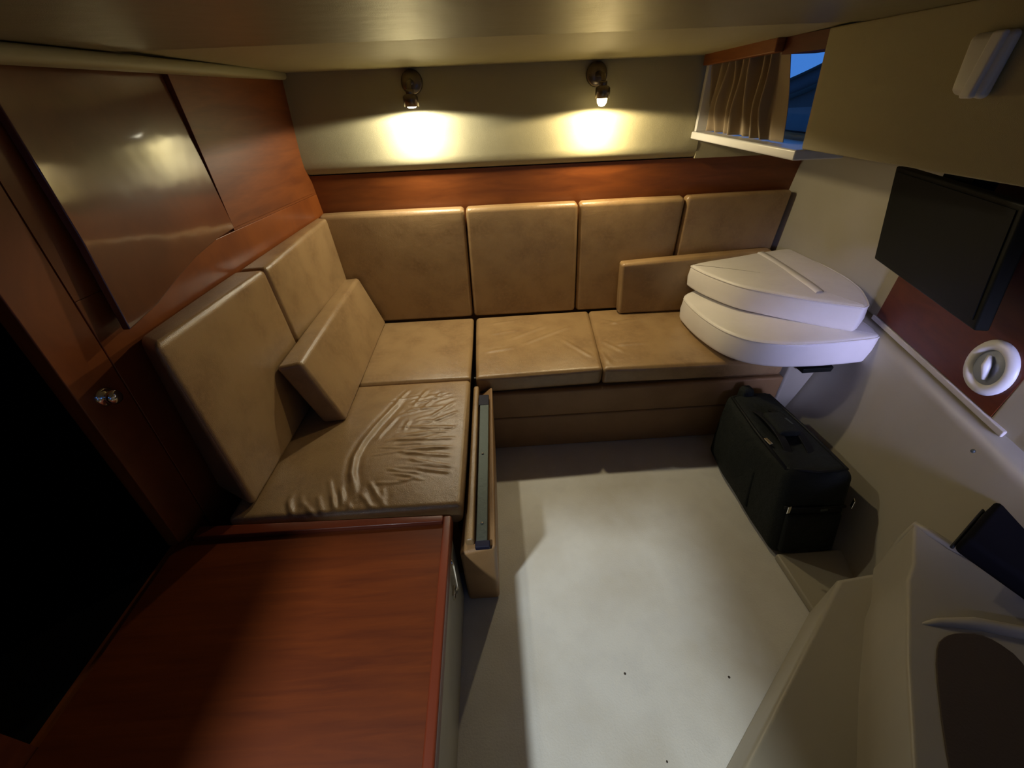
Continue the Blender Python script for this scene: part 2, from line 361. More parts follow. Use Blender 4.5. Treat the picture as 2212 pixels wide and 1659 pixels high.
# ------------------------------------------------------------------ side window with curtain
w1 = struct(link('window_1', bm_box(0.955, 1.12, 1.385, 2.168, 1.346, 1.376), 'white_plastic', smooth=False, bevel=0.006))
link('side_frame', bm_hex([(0.965, 2.145, 1.376), (1.06, 2.145, 1.376), (1.06, 2.165, 1.376), (0.965, 2.165, 1.376), (0.975, 2.165, 1.66), (1.06, 2.165, 1.66), (1.06, 2.19, 1.66), (0.975, 2.19, 1.66)]), 'white_plastic', w1, smooth=False, bevel=0.003)
link('valance', bm_hex([(0.955, 1.655, 1.628), (0.985, 1.655, 1.628), (0.985, 2.185, 1.618), (0.955, 2.185, 1.618), (0.955, 1.655, 1.667), (0.985, 1.655, 1.667), (0.985, 2.185, 1.667), (0.955, 2.185, 1.667)]), mat('valance_wood', (0.26, 0.085, 0.016), 0.4, wood=((0.17, 0.05, 0.010), (4, 2, 14))), w1, smooth=False, bevel=0.004)
link('header', bm_hex([(0.985, 1.40, 1.622), (1.10, 1.40, 1.622), (1.10, 1.66, 1.622), (0.985, 1.66, 1.622), (0.985, 1.40, 1.667), (1.10, 1.40, 1.667), (1.10, 1.66, 1.667), (0.985, 1.66, 1.667)]), 'maroon', w1, smooth=False)
link('pane', bm_box(1.105, 1.111, 1.35, 2.2, 1.376, 1.69), 'glass', w1, smooth=False)
bm = bmesh.new(); NY, NZ = 260, 24; g = []
for i in range(NY + 1):
    s = i / NY; col = []
    for k in range(NZ + 1):
        t = k / NZ
        y = 2.150 + .01 * t - s * (0.60 - 0.10 * t) 
        z = 1.380 + t * 0.262
        pleat = 1.0 if s < 0.80 else max(0, 1 - (s - 0.80) / 0.08) * 1.0
        ph = s * 7.2 * 2 * math.pi / 0.86 + 1.6 * (1 - t) + 0.5 * math.sin(s * 17)
        amp = 0.0165 * pleat * (0.75 + 0.35 * math.sin(s * 31 + 2 * t))
        x = 1.016 + amp * (1 - 2.6 * (0.5 + 0.5 * math.cos(ph)) ** 3) - 0.010 * math.exp(-((t - 0.35) / 0.25) ** 2) * pleat
        x += 0.004 * math.sin(s * 12 + t * 5)
        col.append(bm.verts.new((x, y, z)))
    g.append(col)
for i in range(NY):
    for k in range(NZ): bm.faces.new((g[i][k], g[i + 1][k], g[i + 1][k + 1], g[i][k + 1]))
cu = tag(link('curtain', bm, 'curtain'), 'tan pleated curtain half drawn over the small side window', 'curtain')
sm = cu.modifiers.new('s', 'SOLIDIFY'); sm.thickness = 0.0015
# what can be seen outside: curved dark canvas of the deck
def canopy(name, offz, th, m, parent=None, x0=2.6):
    bm = bmesh.new(); rows = []
    for i in range(17):
        s = i / 16; y = 5.2 - 2.6 * s
        z = 1.44 + offz + 0.62 * s ** 1.7
        rows.append([bm.verts.new(p) for p in ((x0, y, z - th), (x0, y, z), (x0 + 0.5, y, z + 0.02), (x0 + 0.5, y, z - th))])
    for a, b in zip(rows, rows[1:]):
        for k in range(4): bm.faces.new((a[k], a[(k + 1) % 4], b[(k + 1) % 4], b[k]))
    bm.faces.new(rows[0]); bm.faces.new(rows[-1][::-1])
    return link(name, bm, m, parent)
dk = empty('deck_canopy', (2.8, 4.0, 1.0), 'dark blue curved canvas canopy seen outside through the side window', 'canopy')
canopy('canopy_edge', 0.0, 0.014, 'tv', dk); canopy('canopy_roof', -0.016, 0.11, 'deck_dark', dk, 2.62); canopy('canopy_band', -0.128, 0.03, 'tv', dk, 2.6); canopy('canopy_side', -0.16, 0.75, 'deck_grey', dk, 2.62)

# ------------------------------------------------------------------ settee base (U-shaped) and cushions
base = empty('settee', (-0.1, 1.9, 0), 'built-in settee base under the tan cushions with leather-covered front boards', 'settee')
link('plinth', bm_box(-0.12, 1.38, 1.565, 2.30, 0.0, 0.374), 'leather_kick', base, smooth=False)
link('plinth', bm_box(-0.83, -0.19, 0.86, 2.15, 0.0, 0.372), 'leather_kick', base, smooth=False)
link('front_board', bm_cushion(box8(-0.135, 1.385, 1.538, 1.566, 0.0, 0.212), 0.012, (10, 2, 4), (0, 0.003, 0)), 'leather_kick', base)
link('front_board', bm_cushion(box8(-0.135, 1.385, 1.532, 1.566, 0.217, 0.374), 0.012, (10, 2, 4), (0, 0.003, 0)), 'leather_kick', base)
link('back_board', bm_box(-0.86, 1.55, 2.268, 2.315, 0.374, 0.945), 'leather_kick', base, smooth=False)
sw = struct(link('baseboard_right', bm_box(1.39, 1.62, 1.535, 2.3, 0.0, 0.44), 'gelcoat', smooth=False, bevel=0.012))

GB = 'seat cushions of the corner settee'; GK = 'backrest cushions of the corner settee'
W = [[(-0.445, 1.417), (-0.484, 1.326), (-0.525, 1.231), (-0.554, 1.144), (-0.567, 1.063), (-0.557, 0.987), (-0.513, 0.873)], [(-0.428, 1.473), (-0.479, 1.365)], [(-0.347, 1.465), (-0.391, 1.344)], [(-0.274, 1.443), (-0.351, 1.327)], [(-0.217, 1.367), (-0.308, 1.272)], [(-0.2, 1.299), (-0.297, 1.246)], [(-0.195, 1.201), (-0.364, 1.211)], [(-0.195, 1.139), (-0.437, 1.145)], [(-0.199, 1.092), (-0.398, 1.088)], [(-0.2, 1.046), (-0.388, 1.072)], [(-0.2, 0.993), (-0.352, 1.03)], [(-0.205, 0.966), (-0.333, 0.995)], [(-0.63, 0.966), (-0.579, 0.847)], [(-0.575, 0.919), (-0.525, 0.836)], [(-0.488, 0.946), (-0.408, 0.834)], [(-0.503, 0.897), (-0.453, 0.837)], [(-0.693, 0.88), (-0.631, 0.814)], [(-0.749, 0.892), (-0.701, 0.82)], [(-0.648, 0.9), (-0.611, 0.827)], [(-0.447, 1.285), (-0.507, 1.151)], [(-0.394, 1.255), (-0.409, 1.198)]]
rw = random.Random(11)
ws = [(W[0], 0.012, 0.0085)] + [(p, 0.0080, 0.0030) for p in W[1:]]
for _ in range(46):   # fine fan of creases running to the right edge
    yy = rw.uniform(0.93, 1.48); xx = rw.uniform(-0.22, -0.36); ln = rw.uniform(0.05, 0.15)
    sl = (1.12 - yy) * -0.9 + rw.uniform(-.2, .2)
    ws.append(([(xx, yy), (xx - ln * .5, yy - sl * ln * .5 + rw.uniform(-.006, .006)), (xx - ln, yy - sl * ln)], rw.uniform(.004, .008), rw.uniform(.0010, .0024)))
for _ in range(16):   # short puckers along the front edge
    xx = rw.uniform(-0.78, -0.35); yy = rw.uniform(0.835, 0.86); ln = rw.uniform(0.04, 0.10)
    ws.append(([(xx, yy), (xx - ln * .35, yy + ln)], rw.uniform(.006, .010), rw.uniform(.001, .0025)))
gw = wrinkle(ws)
def dfront(p, u, v, w_):
    if w_ > 0.9: return Vector((p.x, p.y, p.z + gw(p.x, p.y)))
    return p
tag(link('seat_cushion', bm_cushion([(-0.90, 0.822, 0.375), (-0.165, 0.822, 0.375), (-0.165, 1.534, 0.375), (-0.90, 1.534, 0.375), (-0.92, 0.822, 0.474), (-0.158, 0.822, 0.474), (-0.152, 1.536, 0.474), (-0.90, 1.536, 0.474)], 0.020, (150, 150, 3), (0.004, 0.004, 0.008), dfront), 'leather'),
    'heavily creased tan leather seat cushion nearest the wooden worktop', 'cushion', GB)
tag(link('seat_cushion', bm_cushion([(-0.89, 1.545, 0.375), (-0.165, 1.545, 0.375), (-0.165, 2.17, 0.375), (-0.865, 2.17, 0.375), (-0.90, 1.543, 0.474), (-0.152, 1.543, 0.474), (-0.152, 2.175, 0.474), (-0.868, 2.175, 0.474)], 0.018, (16, 16, 3), (0.003, 0.004, 0.010)), 'leather'),
    'small smooth tan leather seat cushion in the corner of the settee', 'cushion', GB)
B = [[(0.116, 1.81), (0.403, 1.983)], [(0.045, 1.867), (0.261, 2.0)], [(-0.053, 2.066), (0.138, 2.101)], [(-0.079, 1.762), (0.065, 1.783)], [(-0.054, 1.945), (0.101, 1.964)], [(0.328, 1.835), (0.45, 1.659)], [(0.493, 1.744), (0.525, 1.587)], [(0.533, 1.811), (0.62, 1.684)], [(0.601, 1.987), (0.77, 2.023)], [(0.588, 2.046), (0.677, 1.977)], [(0.592, 1.756), (0.763, 1.76)]]
gb = wrinkle([(p, 0.011, 0.0030) for p in B])
def dbench(p, u, v, w_):
    if w_ > 0.9: return Vector((p.x, p.y, p.z + gb(p.x, p.y)))
    return p
tag(link('seat_cushion', bm_cushion([(-0.130, 1.540, 0.38), (0.478, 1.556, 0.38), (0.535, 2.18, 0.38), (-0.140, 2.18, 0.38), (-0.128, 1.540, 0.474), (0.480, 1.556, 0.474), (0.538, 2.185, 0.474), (-0.140, 2.175, 0.474)], 0.020, (80, 80, 3), (0.002, 0.004, 0.010), dbench), 'leather'),
    'tan leather seat cushion of the back bench between corner cushion and bolster', 'cushion', GB)
tag(link('seat_cushion', bm_cushion([(0.4805, 1.552, 0.38), (1.37, 1.545, 0.38), (1.52, 2.18, 0.38), (0.538, 2.18, 0.38), (0.4825, 1.552, 0.474), (1.37, 1.545, 0.468), (1.52, 2.18, 0.470), (0.540, 2.185, 0.474)], 0.020, (90, 80, 3), (0.002, 0.004, 0.010), dbench), 'leather'),
    'tan leather seat cushion of the back bench partly under the white cushions', 'cushion', GB)
# rear backrest cushions
bx = [-0.872, -0.155, 0.460, 1.000, 1.545]; tx = [-0.880, -0.142, 0.438, 0.990, 1.545]
labs = ['tan leather backrest cushion on the back wall, in the left corner', 'tan leather backrest cushion under the gap between the wall spotlights', 'tan leather backrest cushion under the right spotlight, behind the bolster end', 'shaded tan leather backrest cushion at the right end under the window']
for i in range(4):
    g_ = 0.004
    c8 = [(bx[i] + g_, 2.178, 0.476), (bx[i + 1] - g_, 2.178, 0.476), (bx[i + 1] - g_, 2.262, 0.476), (bx[i] + g_, 2.262, 0.476),
          (tx[i] + g_, 2.148, 1.088 + (0.008 if i == 3 else 0)), (tx[i + 1] - g_, 2.148, 1.088 + (0.014 if i == 3 else 0)), (tx[i + 1] - g_, 2.208, 1.094), (tx[i] + g_, 2.208, 1.094)]
    tag(link('backrest_cushion', bm_cushion(c8, 0.020, (14, 4, 14), (0.002, 0.008, 0.002)), 'leather'), labs[i], 'cushion', GK)
# left backrest cushions, wedge shaped against the tapering cabin side
def lback(y0, y1, n0, z0, z1):
    return [(Lx(y0) + .004, y0, n0), (-0.842, y0, n0), (-0.838, y1, n0), (Lx(y1) + .002, y1, n0), (Lx(y0) + .004, y0 + .0, z0), (-0.868, y0 + .0, z0), (-0.856 + .0, y1, z1), (Lx(y1) - .012, y1, z1)]
tag(link('backrest_cushion', bm_cushion([(Lx(.96) + .004, .965, .478), (-0.842, .862, .478), (-0.836, 1.488, .478), (Lx(1.488) + .004, 1.488, .478), (Lx(1.02) + .004, 1.025, 1.035), (-0.868, .905, 1.075), (-0.850, 1.478, 1.063), (Lx(1.478) + .004, 1.478, 1.060)], 0.022, (4, 14, 14), (0.010, 0.004, 0.003)), 'leather'),
    'large tan leather backrest cushion on the left beside the dark doorway', 'cushion', GK)
tag(link('backrest_cushion', bm_cushion([(Lx(1.5) + .004, 1.494, .478), (-0.836, 1.494, .478), (-0.815, 2.165, .478), (Lx(2.165) + .004, 2.165, .478), (Lx(1.5) + .004, 1.484, 1.060), (-0.850, 1.484, 1.063), (-0.835, 2.15, 1.078), (Lx(2.15) + .004, 2.15, 1.085)], 0.018, (3, 14, 14), (0.006, 0.003, 0.003)), 'leather'),
    'narrow tan leather backrest cushion on the left wall near the corner', 'cushion', GK)
# bolster leaning in the left corner seat
def bolster(c8, label, puff=(0.002, 0.004, 0.004), r=0.016):
    return tag(link('bolster', bm_cushion(c8, r, (14, 12, 12), puff), 'leather'), label, 'cushion', 'loose tan bolsters')
bolster([(-0.748, 1.268, 0.482), (-0.655, 1.274, 0.482), (-0.668, 2.150, 0.482), (-0.760, 2.150, 0.482),
         (-0.836, 1.262, 0.765), (-0.748, 1.285, 0.768), (-0.755, 2.140, 0.770), (-0.836, 2.140, 0.765)], 'short tan leather bolster leaning against the left backrest cushions')
bolster([(0.700, 2.098, 0.480), (1.50, 2.092, 0.480), (1.50, 2.160, 0.480), (0.700, 2.168, 0.480),
         (0.680, 2.086, 0.782), (1.50, 2.080, 0.815), (1.50, 2.148, 0.817), (0.680, 2.150, 0.785)], 'long tan leather bolster lying along the back bench behind the white cushions')

# ------------------------------------------------------------------ fold-out leather leaf with steel strip
lf = empty('settee_leaf', (-0.11, 1.1, 0), 'upright tan leather-covered leaf with steel strip along the settee edge', 'leaf')
link('leaf_panel', bm_cushion([(-0.180, 0.750, 0.0), (-0.063, 0.750, 0.0), (-0.063, 1.530, 0.0), (-0.152, 1.530, 0.0), (-0.170, 0.705, 0.385), (-0.052, 0.695, 0.430), (-0.054, 1.53, 0.430), (-0.138, 1.53, 0.368)], 0.013, (6, 30, 10), (0.004, 0.006, 0.0)), 'leather_kick', lf)
sb = link('steel_strip', bm_hex([(-0.114, 0.712, 0.430), (-0.078, 0.712, 0.430), (-0.070, 1.40, 0.430), (-0.110, 1.40, 0.430), (-0.114, 0.712, 0.441), (-0.078, 0.712, 0.441), (-0.070, 1.40, 0.441), (-0.110, 1.40, 0.441)]), 'steel', lf, smooth=False, bevel=0.003)
for y in (0.775, 1.08):
    link('screw', bm_lathe([(0.0, 0.0), (0.005, 0.0), (0.004, 0.003), (0, 0.0035)], (-0.095, y, 0.441), (0, 0, 1), 12), 'chrome', sb)
for (y0, y1) in ((0.690, 0.714), (1.375, 1.45)):
    link('end_cap', bm_box(-0.116, -0.070, y0, y1, 0.425, 0.4425), 'navy', lf, smooth=False, bevel=0.004)
link('side_lip', bm_hex([(-0.150, 0.72, 0.405), (-0.120, 0.72, 0.405), (-0.116, 1.53, 0.405), (-0.146, 1.53, 0.405), (-0.146, 0.72, 0.436), (-0.122, 0.72, 0.438), (-0.118, 1.53, 0.438), (-0.140, 1.53, 0.436)]), 'leather', lf, smooth=True, bevel=0.008)

# ------------------------------------------------------------------ wooden worktop on its white cabinet
cb_ = empty('cabinet', (-0.6, 0.3, 0), 'low white cabinet with glossy cherry wood worktop in the near left corner', 'cabinet')
link('body', bm_box(-1.04, -0.198, -0.9, 0.770, 0, 0.440), 'gelcoat', cb_, smooth=False, bevel=0.003)
wt = link('worktop', bm_prism([(Lx(-.9) + .004, -0.9), (-0.196, -0.9), (-0.210, 0.765), (Lx(.765) + .006, 0.765)], 0.441, 0.462), 'worktop', cb_, smooth=False)
link('edging', bm_cushion([(-0.196, -0.9, 0.430), (-0.166, -0.9, 0.430), (-0.188, 0.79, 0.430), (-0.216, 0.79, 0.430), (-0.196, -0.9, 0.474), (-0.168, -0.9, 0.474), (-0.190, 0.79, 0.474), (-0.216, 0.79, 0.474)], 0.007, (2, 4, 2), (0, 0, 0)), 'cherry_edge', wt)
link('edging', bm_cushion([(-0.99, 0.766, 0.430), (-0.216, 0.766, 0.430), (-0.216, 0.795, 0.430), (-0.99, 0.812, 0.430), (-0.99, 0.766, 0.478), (-0.216, 0.766, 0.476), (-0.216, 0.790, 0.476), (-0.99, 0.808, 0.478)], 0.006, (4, 2, 2), (0, 0, 0)), 'cherry_edge', wt)
link('latch', bm_tube([(-0.190, 0.665, 0.425), (-0.186, 0.66, 0.40), (-0.184, 0.645, 0.30), (-0.190, 0.64, 0.28)], 0.005, 10), 'chrome', cb_)
link('latch_plate', bm_box(-0.199, -0.190, 0.620, 0.655, 0.27, 0.30), 'chrome', cb_, smooth=False, bevel=0.002)

# ------------------------------------------------------------------ wall spotlights
for (x, tone, energy, colr) in LAMPS:
    lab = 'dark metal wall spotlight with cool white light, the left one' if tone == 'cool' else 'dark metal wall spotlight with warm yellow bulb, the one nearer the window'
    yw = 2.205
    t = empty('wall_spotlight', (x, yw, 1.60), lab, 'lamp', 'wall spotlights')
    link('wall_plate', bm_lathe([(0, 0.0), (0.046, 0.0), (0.047, 0.006), (0.042, 0.014), (0.024, 0.020), (0.0, 0.021)], (x, yw - .002, 1.605), (0, -1, 0.13)), 'bronze', t)
    link('arm', bm_tube([(x, yw - .018, 1.605), (x + .002, yw - 0.055, 1.606), (x + .003, LAMP_Y + .01, 1.600), (x + .003, LAMP_Y, 1.585), (x + .003, LAMP_Y, 1.560)], 0.010, 12), 'bronze', t)
    hd = link('lamp_head', bm_lathe([(0.0, 0.052), (0.014, 0.052), (0.016, 0.044), (0.026, 0.040), (0.031, 0.034), (0.031, 0.0), (0.028, 0.0), (0.028, 0.028), (0.0, 0.030)], (x + .003, LAMP_Y, 1.520), (0, 0, 1)), 'bronze', t)
    link('collar', bm_lathe([(0.0155, 0.038), (0.0165, 0.050), (0.0165, 0.058), (0.012, 0.060)], (x + .003, LAMP_Y, 1.520), (0, 0, 1)), 'bronze', t)
    if tone == 'warm':
        link('bulb', bm_lathe([(0, -0.030), (0.012, -0.027), (0.020, -0.016), (0.022, -0.004), (0.018, 0.012), (0.0, 0.026)], (x + .003, LAMP_Y, 1.520), (0, 0, 1)), 'bulb_warm', t)
        zl = 1.484
    else:
        link('bulb', bm_lathe([(0, -0.006), (0.014, -0.005), (0.024, 0.003), (0.020, 0.014), (0.0, 0.026)], (x + .003, LAMP_Y, 1.520), (0, 0, 1)), 'bulb_cool', t)
        zl = 1.508
    lo_ = lamp('spotlight_beam', 'SPOT', (x + .003, LAMP_Y, zl), energy, colr, (x + .003, LAMP_Y, 0), spot_size=math.radians(173), spot_blend=0.10, shadow_soft_size=0.020)
    # reflector: strongest straight down, weaker towards the sides
    ld = lo_.data; ld.use_nodes = True; n_ = ld.node_tree; em = n_.nodes['Emission']
    tcn = n_.nodes.new('ShaderNodeTexCoord'); sx_ = n_.nodes.new('ShaderNodeSeparateXYZ'); ab = n_.nodes.new('ShaderNodeMath'); ab.operation = 'ABSOLUTE'
    mr_ = n_.nodes.new('ShaderNodeMapRange'); mr_.inputs['From Min'].default_value = 0.45; mr_.inputs['From Max'].default_value = 0.97; mr_.inputs['To Min'].default_value = 0.62; mr_.inputs['To Max'].default_value = 1.0
    n_.links.new(tcn.outputs['Normal'], sx_.inputs[0]); n_.links.new(sx_.outputs['Z'], ab.inputs[0]); n_.links.new(ab.outputs[0], mr_.inputs['Value']); n_.links.new(mr_.outputs[0], em.inputs['Strength'])

# ------------------------------------------------------------------ white cushions stacked on the bench end
def smooth_poly(pts, it=3, keep=()):
    P = [(Vector((*p, 0)), i in keep) for i, p in enumerate(pts)]
    P = [p for p, _ in P]
    for _ in range(it):
        Q = []
        for i in range(len(P)):
            a, b = P[i], P[(i + 1) % len(P)]
            Q += [a * .78 + b * .22, a * .22 + b * .78]
        P = Q
    return P
def slab(pts, zf, th, r=0.018, puff=0.006, it=3, sag=None):
    P = smooth_poly(pts, it); n = len(P); c = sum(P, Vector()) / n
    nrm = []
    for i in range(n):
        t = (P[(i + 1) % n] - P[i - 1]).normalized(); nn = Vector((t.y, -t.x, 0))
        if nn.dot(P[i] - c) < 0: nn = -nn
        nrm.append(nn)
    bm = bmesh.new(); rings = []
    def ring(inset, h, scale=1.0, pf=0):
        out = []
        for i in range(n):
            p = P[i] - nrm[i] * inset
            p = c + (p - c) * scale
            z = zf(p.x, p.y) + h + pf
            if sag: z += sag(p.x, p.y) 
            out.append(bm.verts.new((p.x, p.y, z)))
        rings.append(out)
    for s in (0.25, .5, .75): ring(r, 0, s)
    for a in range(7):
        an = math.pi / 2 * a / 6; ring(r - r * math.sin(an), r - r * math.cos(an))
    ring(-0.005, th * .5)
    for a in range(7):
        an = math.pi / 2 * a / 6; ring(r - r * math.cos(an), th - r + r * math.sin(an))
    for s in (0.94, 0.75, .5, .25): ring(r, th, s, puff * (1 - s ** 3))
    for a, b in zip(rings, rings[1:]):
        for i in range(n): bm.faces.new((a[i], a[(i + 1) % n], b[(i + 1) % n], b[i]))
    bm.faces.new(rings[0][::-1]); bm.faces.new(rings[-1])
    return bm, P
zt = lambda z0: (lambda x, y: z0 + 0.145 * (x - 1.0))
wc1 = empty('white_cushion', (1.3, 1.7, 0.55), 'lower of two stacked white vinyl cushions on the bench end', 'cushion', 'stacked white cushions')
bm, P1 = slab([(1.005, 2.06), (1.000, 1.80), (1.035, 1.60), (1.10, 1.48), (1.21, 1.405), (1.36, 1.365), (1.50, 1.345), (1.553, 1.345), (1.566, 1.385), (1.585, 1.62), (1.555, 2.06)], zt(0.491), 0.128)
link('cover', bm, 'white_vinyl', wc1)
link('piping', bm_tube([(p.x - 0.006 * (p.x - 1.3), p.y - 0.006 * (p.y - 1.7), zt(0.491)(p.x, p.y) + 0.120) for p in P1] + [(P1[0].x, P1[0].y, zt(0.491)(P1[0].x, P1[0].y) + 0.120)], 0.0035, 8), 'white_vinyl', wc1)
wc2 = empty('white_cushion', (1.4, 1.8, 0.65), 'upper of two stacked white vinyl cushions, with a sewn band across its top', 'cushion', 'stacked white cushions')
z2 = lambda x, y: 0.642 + 0.115 * (x - 1.0)
bm, P2 = slab([(1.050, 2.085), (1.050, 2.03), (1.080, 1.90), (1.145, 1.74), (1.245, 1.63), (1.36, 1.51), (1.455, 1.415), (1.47, 1.395), (1.505, 1.415), (1.590, 1.59), (1.585, 1.92), (1.580, 2.06), (1.545, 2.085)], z2, 0.120, sag=lambda x, y: -0.01 * math.exp(-((y - 1.5) / .2) ** 2))
link('cover', bm, 'white_vinyl', wc2)
link('piping', bm_tube([(p.x - 0.006 * (p.x - 1.3), p.y - 0.006 * (p.y - 1.8), z2(p.x, p.y) + 0.113 - 0.01 * math.exp(-((p.y - 1.5) / .2) ** 2)) for p in P2] + [(P2[0].x, P2[0].y, z2(P2[0].x, P2[0].y) + 0.113)], 0.0035, 8), 'white_vinyl', wc2)
bd = bmesh.new(); q = []
for i in range(15):
    s = i / 14; x = 1.425 - 0.030 * s; y = 2.080 - 0.52 * s
    rw = []
    for dx, dz in ((-.017, -.003), (-.014, .003), (.014, .003), (.017, -.003)):
        r_ = 1 - abs(2 * s - 1) ** 4
        rw.append(bd.verts.new((x + dx, y, z2(x + dx, y) + 0.120 + 0.0055 * r_ + dz)))
    q.append(rw)
for a, b in zip(q, q[1:]):
    for k in range(3): bd.faces.new((a[k], a[k + 1], b[k + 1], b[k]))
link('sewn_band', bd, 'white_vinyl', wc2)
# black support under the overhang
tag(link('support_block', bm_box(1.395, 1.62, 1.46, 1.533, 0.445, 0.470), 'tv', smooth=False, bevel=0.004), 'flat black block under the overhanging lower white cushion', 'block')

# ------------------------------------------------------------------ black travel bag
bg_ = empty('travel_bag', (1.17, 1.15, 0), 'black soft travel bag with carry handles on the white floor', 'bag')
C8 = [(1.030, 0.835, 0.004), (1.300, 0.838, 0.004), (1.300, 1.43, 0.004), (1.045, 1.43, 0.004), (1.030, 0.945, 0.372), (1.290, 0.925, 0.365), (1.270, 1.47, 0.350), (1.075, 1.47, 0.345)]
def lump(p, u, v, w_):
    k = 0.006 * math.sin(p.y * 23 + p.z * 11) * math.sin(p.x * 19 + 1)
    cav = -0.028 * math.exp(-((u - 0.5) / 0.22) ** 2 - ((v - 0.45) / 0.28) ** 2) if w_ > 0.9 else 0
    bul = -0.030 * math.exp(-((v - 0.62) / 0.28) ** 2) * (1 - abs(2 * w_ - 1) ** 2) if u < 0.1 else 0
    return Vector((p.x + bul + k * .4, p.y + k * .5, p.z + cav + (k if w_ > .2 else 0)))
link('body', bm_cushion(C8, 0.035, (16, 26, 14), (0.010, 0.006, 0.006), lump), 'bag', bg_)
def onbag(u, v, w_, out=0.0):
    c = [Vector(p) for p in C8]
    lo = (c[0] * (1 - u) + c[1] * u) * (1 - v) + (c[3] * (1 - u) + c[2] * u) * v
    hi = (c[4] * (1 - u) + c[5] * u) * (1 - v) + (c[7] * (1 - u) + c[6] * u) * v
    return lo * (1 - w_) + hi * w_
# raised rim round the top, zip lines, pockets
rim = [onbag(u, v, 0.985) + Vector((0, 0, 0.002)) for (u, v) in [(.06, .06), (.5, .03), (.94, .06), (.97, .5), (.94, .94), (.5, .97), (.06, .94), (.03, .5), (.06, .06)]]
link('piping', bm_tube(rim, 0.0065, 8), 'bag_trim', bg_)
for vv, ww in ((-0.004, 0.62),):
    link('front_zip', bm_tube([onbag(0.06, vv, ww), onbag(0.5, vv - .018, ww + .01), onbag(0.94, vv, ww)], 0.006, 8), 'bag_trim', bg_)
link('side_pocket', bm_cushion([onbag(-.085, .30, .15), onbag(.02, .30, .15), onbag(.02, .92, .15), onbag(-.085, .92, .15), onbag(-.075, .30, .66), onbag(.02, .30, .66), onbag(.02, .92, .66), onbag(-.075, .92, .66)], 0.012, (3, 8, 6), (0.008, 0, 0)), 'bag', bg_)
link('front_pocket', bm_cushion([onbag(.10, -.03, .08), onbag(.90, -.03, .08), onbag(.90, .03, .08), onbag(.10, .03, .08), onbag(.10, -.03, .55), onbag(.90, -.03, .55), onbag(.90, .03, .55), onbag(.10, .03, .55)], 0.010, (8, 3, 6), (0, 0.008, 0)), 'bag', bg_)
def strap(pts, w_, t_):
    bm = bmesh.new(); rows = []
    pts = [Vector(p) for p in pts]
    for i, p in enumerate(pts):
        t = (pts[min(i + 1, len(pts) - 1)] - pts[max(i - 1, 0)]).normalized(); s = t.cross(Vector((0, 0, 1)))
        s = s.normalized() if s.length > .05 else Vector((1, 0, 0)); n = s.cross(t).normalized()
        rows.append([bm.verts.new(p + s * a * w_ / 2 + n * b * t_ / 2) for a, b in ((-1, -1), (1, -1), (1, 1), (-1, 1))])
    for a, b in zip(rows, rows[1:]):
        for k in range(4): bm.faces.new((a[k], a[(k + 1) % 4], b[(k + 1) % 4], b[k]))
    bm.faces.new(rows[0]); bm.faces.new(rows[-1][::-1]); return bm
def arc(a, b, h, n=14):
    a, b = Vector(a), Vector(b)
    return [a.lerp(b, i / n) + Vector((0, 0, h * (1 - abs(2 * i / n - 1) ** 2.5))) for i in range(n + 1)]
for u in (0.30, 0.66):
    link('carry_handle', strap(arc(onbag(u, .20, .95), onbag(u, .78, .95), 0.040), 0.030, 0.007), 'bag_trim', bg_, bevel=0.002)
link('handle_wrap', bm_cushion([onbag(.28, .36, 1.03), onbag(.68, .36, 1.03), onbag(.68, .62, 1.03), onbag(.28, .62, 1.03), onbag(.30, .36, 1.10), onbag(.66, .36, 1.10), onbag(.66, .62, 1.10), onbag(.30, .62, 1.10)], 0.010, (6, 6, 2), (0, 0, 0.004)), 'bag', bg_)
link('rear_tongue', bm_cushion([onbag(.22, .90, .55), onbag(.62, .90, .55), onbag(.62, 1.03, .55), onbag(.22, 1.03, .55), onbag(.28, .92, 1.10), onbag(.55, .92, 1.10), onbag(.55, 1.02, 1.10), onbag(.28, 1.02, 1.10)], 0.018, (6, 3, 6), (0, 0, 0.004)), 'bag', bg_)
def metal_tag(c, ax, up, w_, h_, name='zip_pull', m='chrome'):
    c, ax, up = Vector(c), Vector(ax).normalized(), Vector(up).normalized(); n = ax.cross(up).normalized()
    bm = bm_hex([c + ax * a * w_ / 2 + up * b * h_ / 2 + n * d * .002 for d in (-1, 1) for a, b in ((-1, -1), (1, -1), (1, 1), (-1, 1))])
    o = link(name, bm, m, bg_, smooth=False, bevel=0.0015); o['label'] = 'small metal tag'
metal_tag(onbag(.055, .32, 1.0) + Vector((0, 0, .012)), (-.15, 1, 0), (1, 0, .3), 0.036, 0.013)
metal_tag(onbag(.60, .50, 1.0) + Vector((0, 0, .037)), (-.15, 1, 0), (1, 0, .2), 0.040, 0.011, 'buckle', 'steel')
metal_tag(onbag(.06, -.055, .66), (1, 0, .35), (0.1, .3, 1), 0.012, 0.030)
metal_tag(onbag(.55, -.058, .66), (1, 0, .1), (0, .3, 1), 0.026, 0.010, 'buckle', 'steel')
metal_tag(onbag(1.03, -.01, .66), (.3, 1, .3), (0.1, .2, 1), 0.016, 0.034)

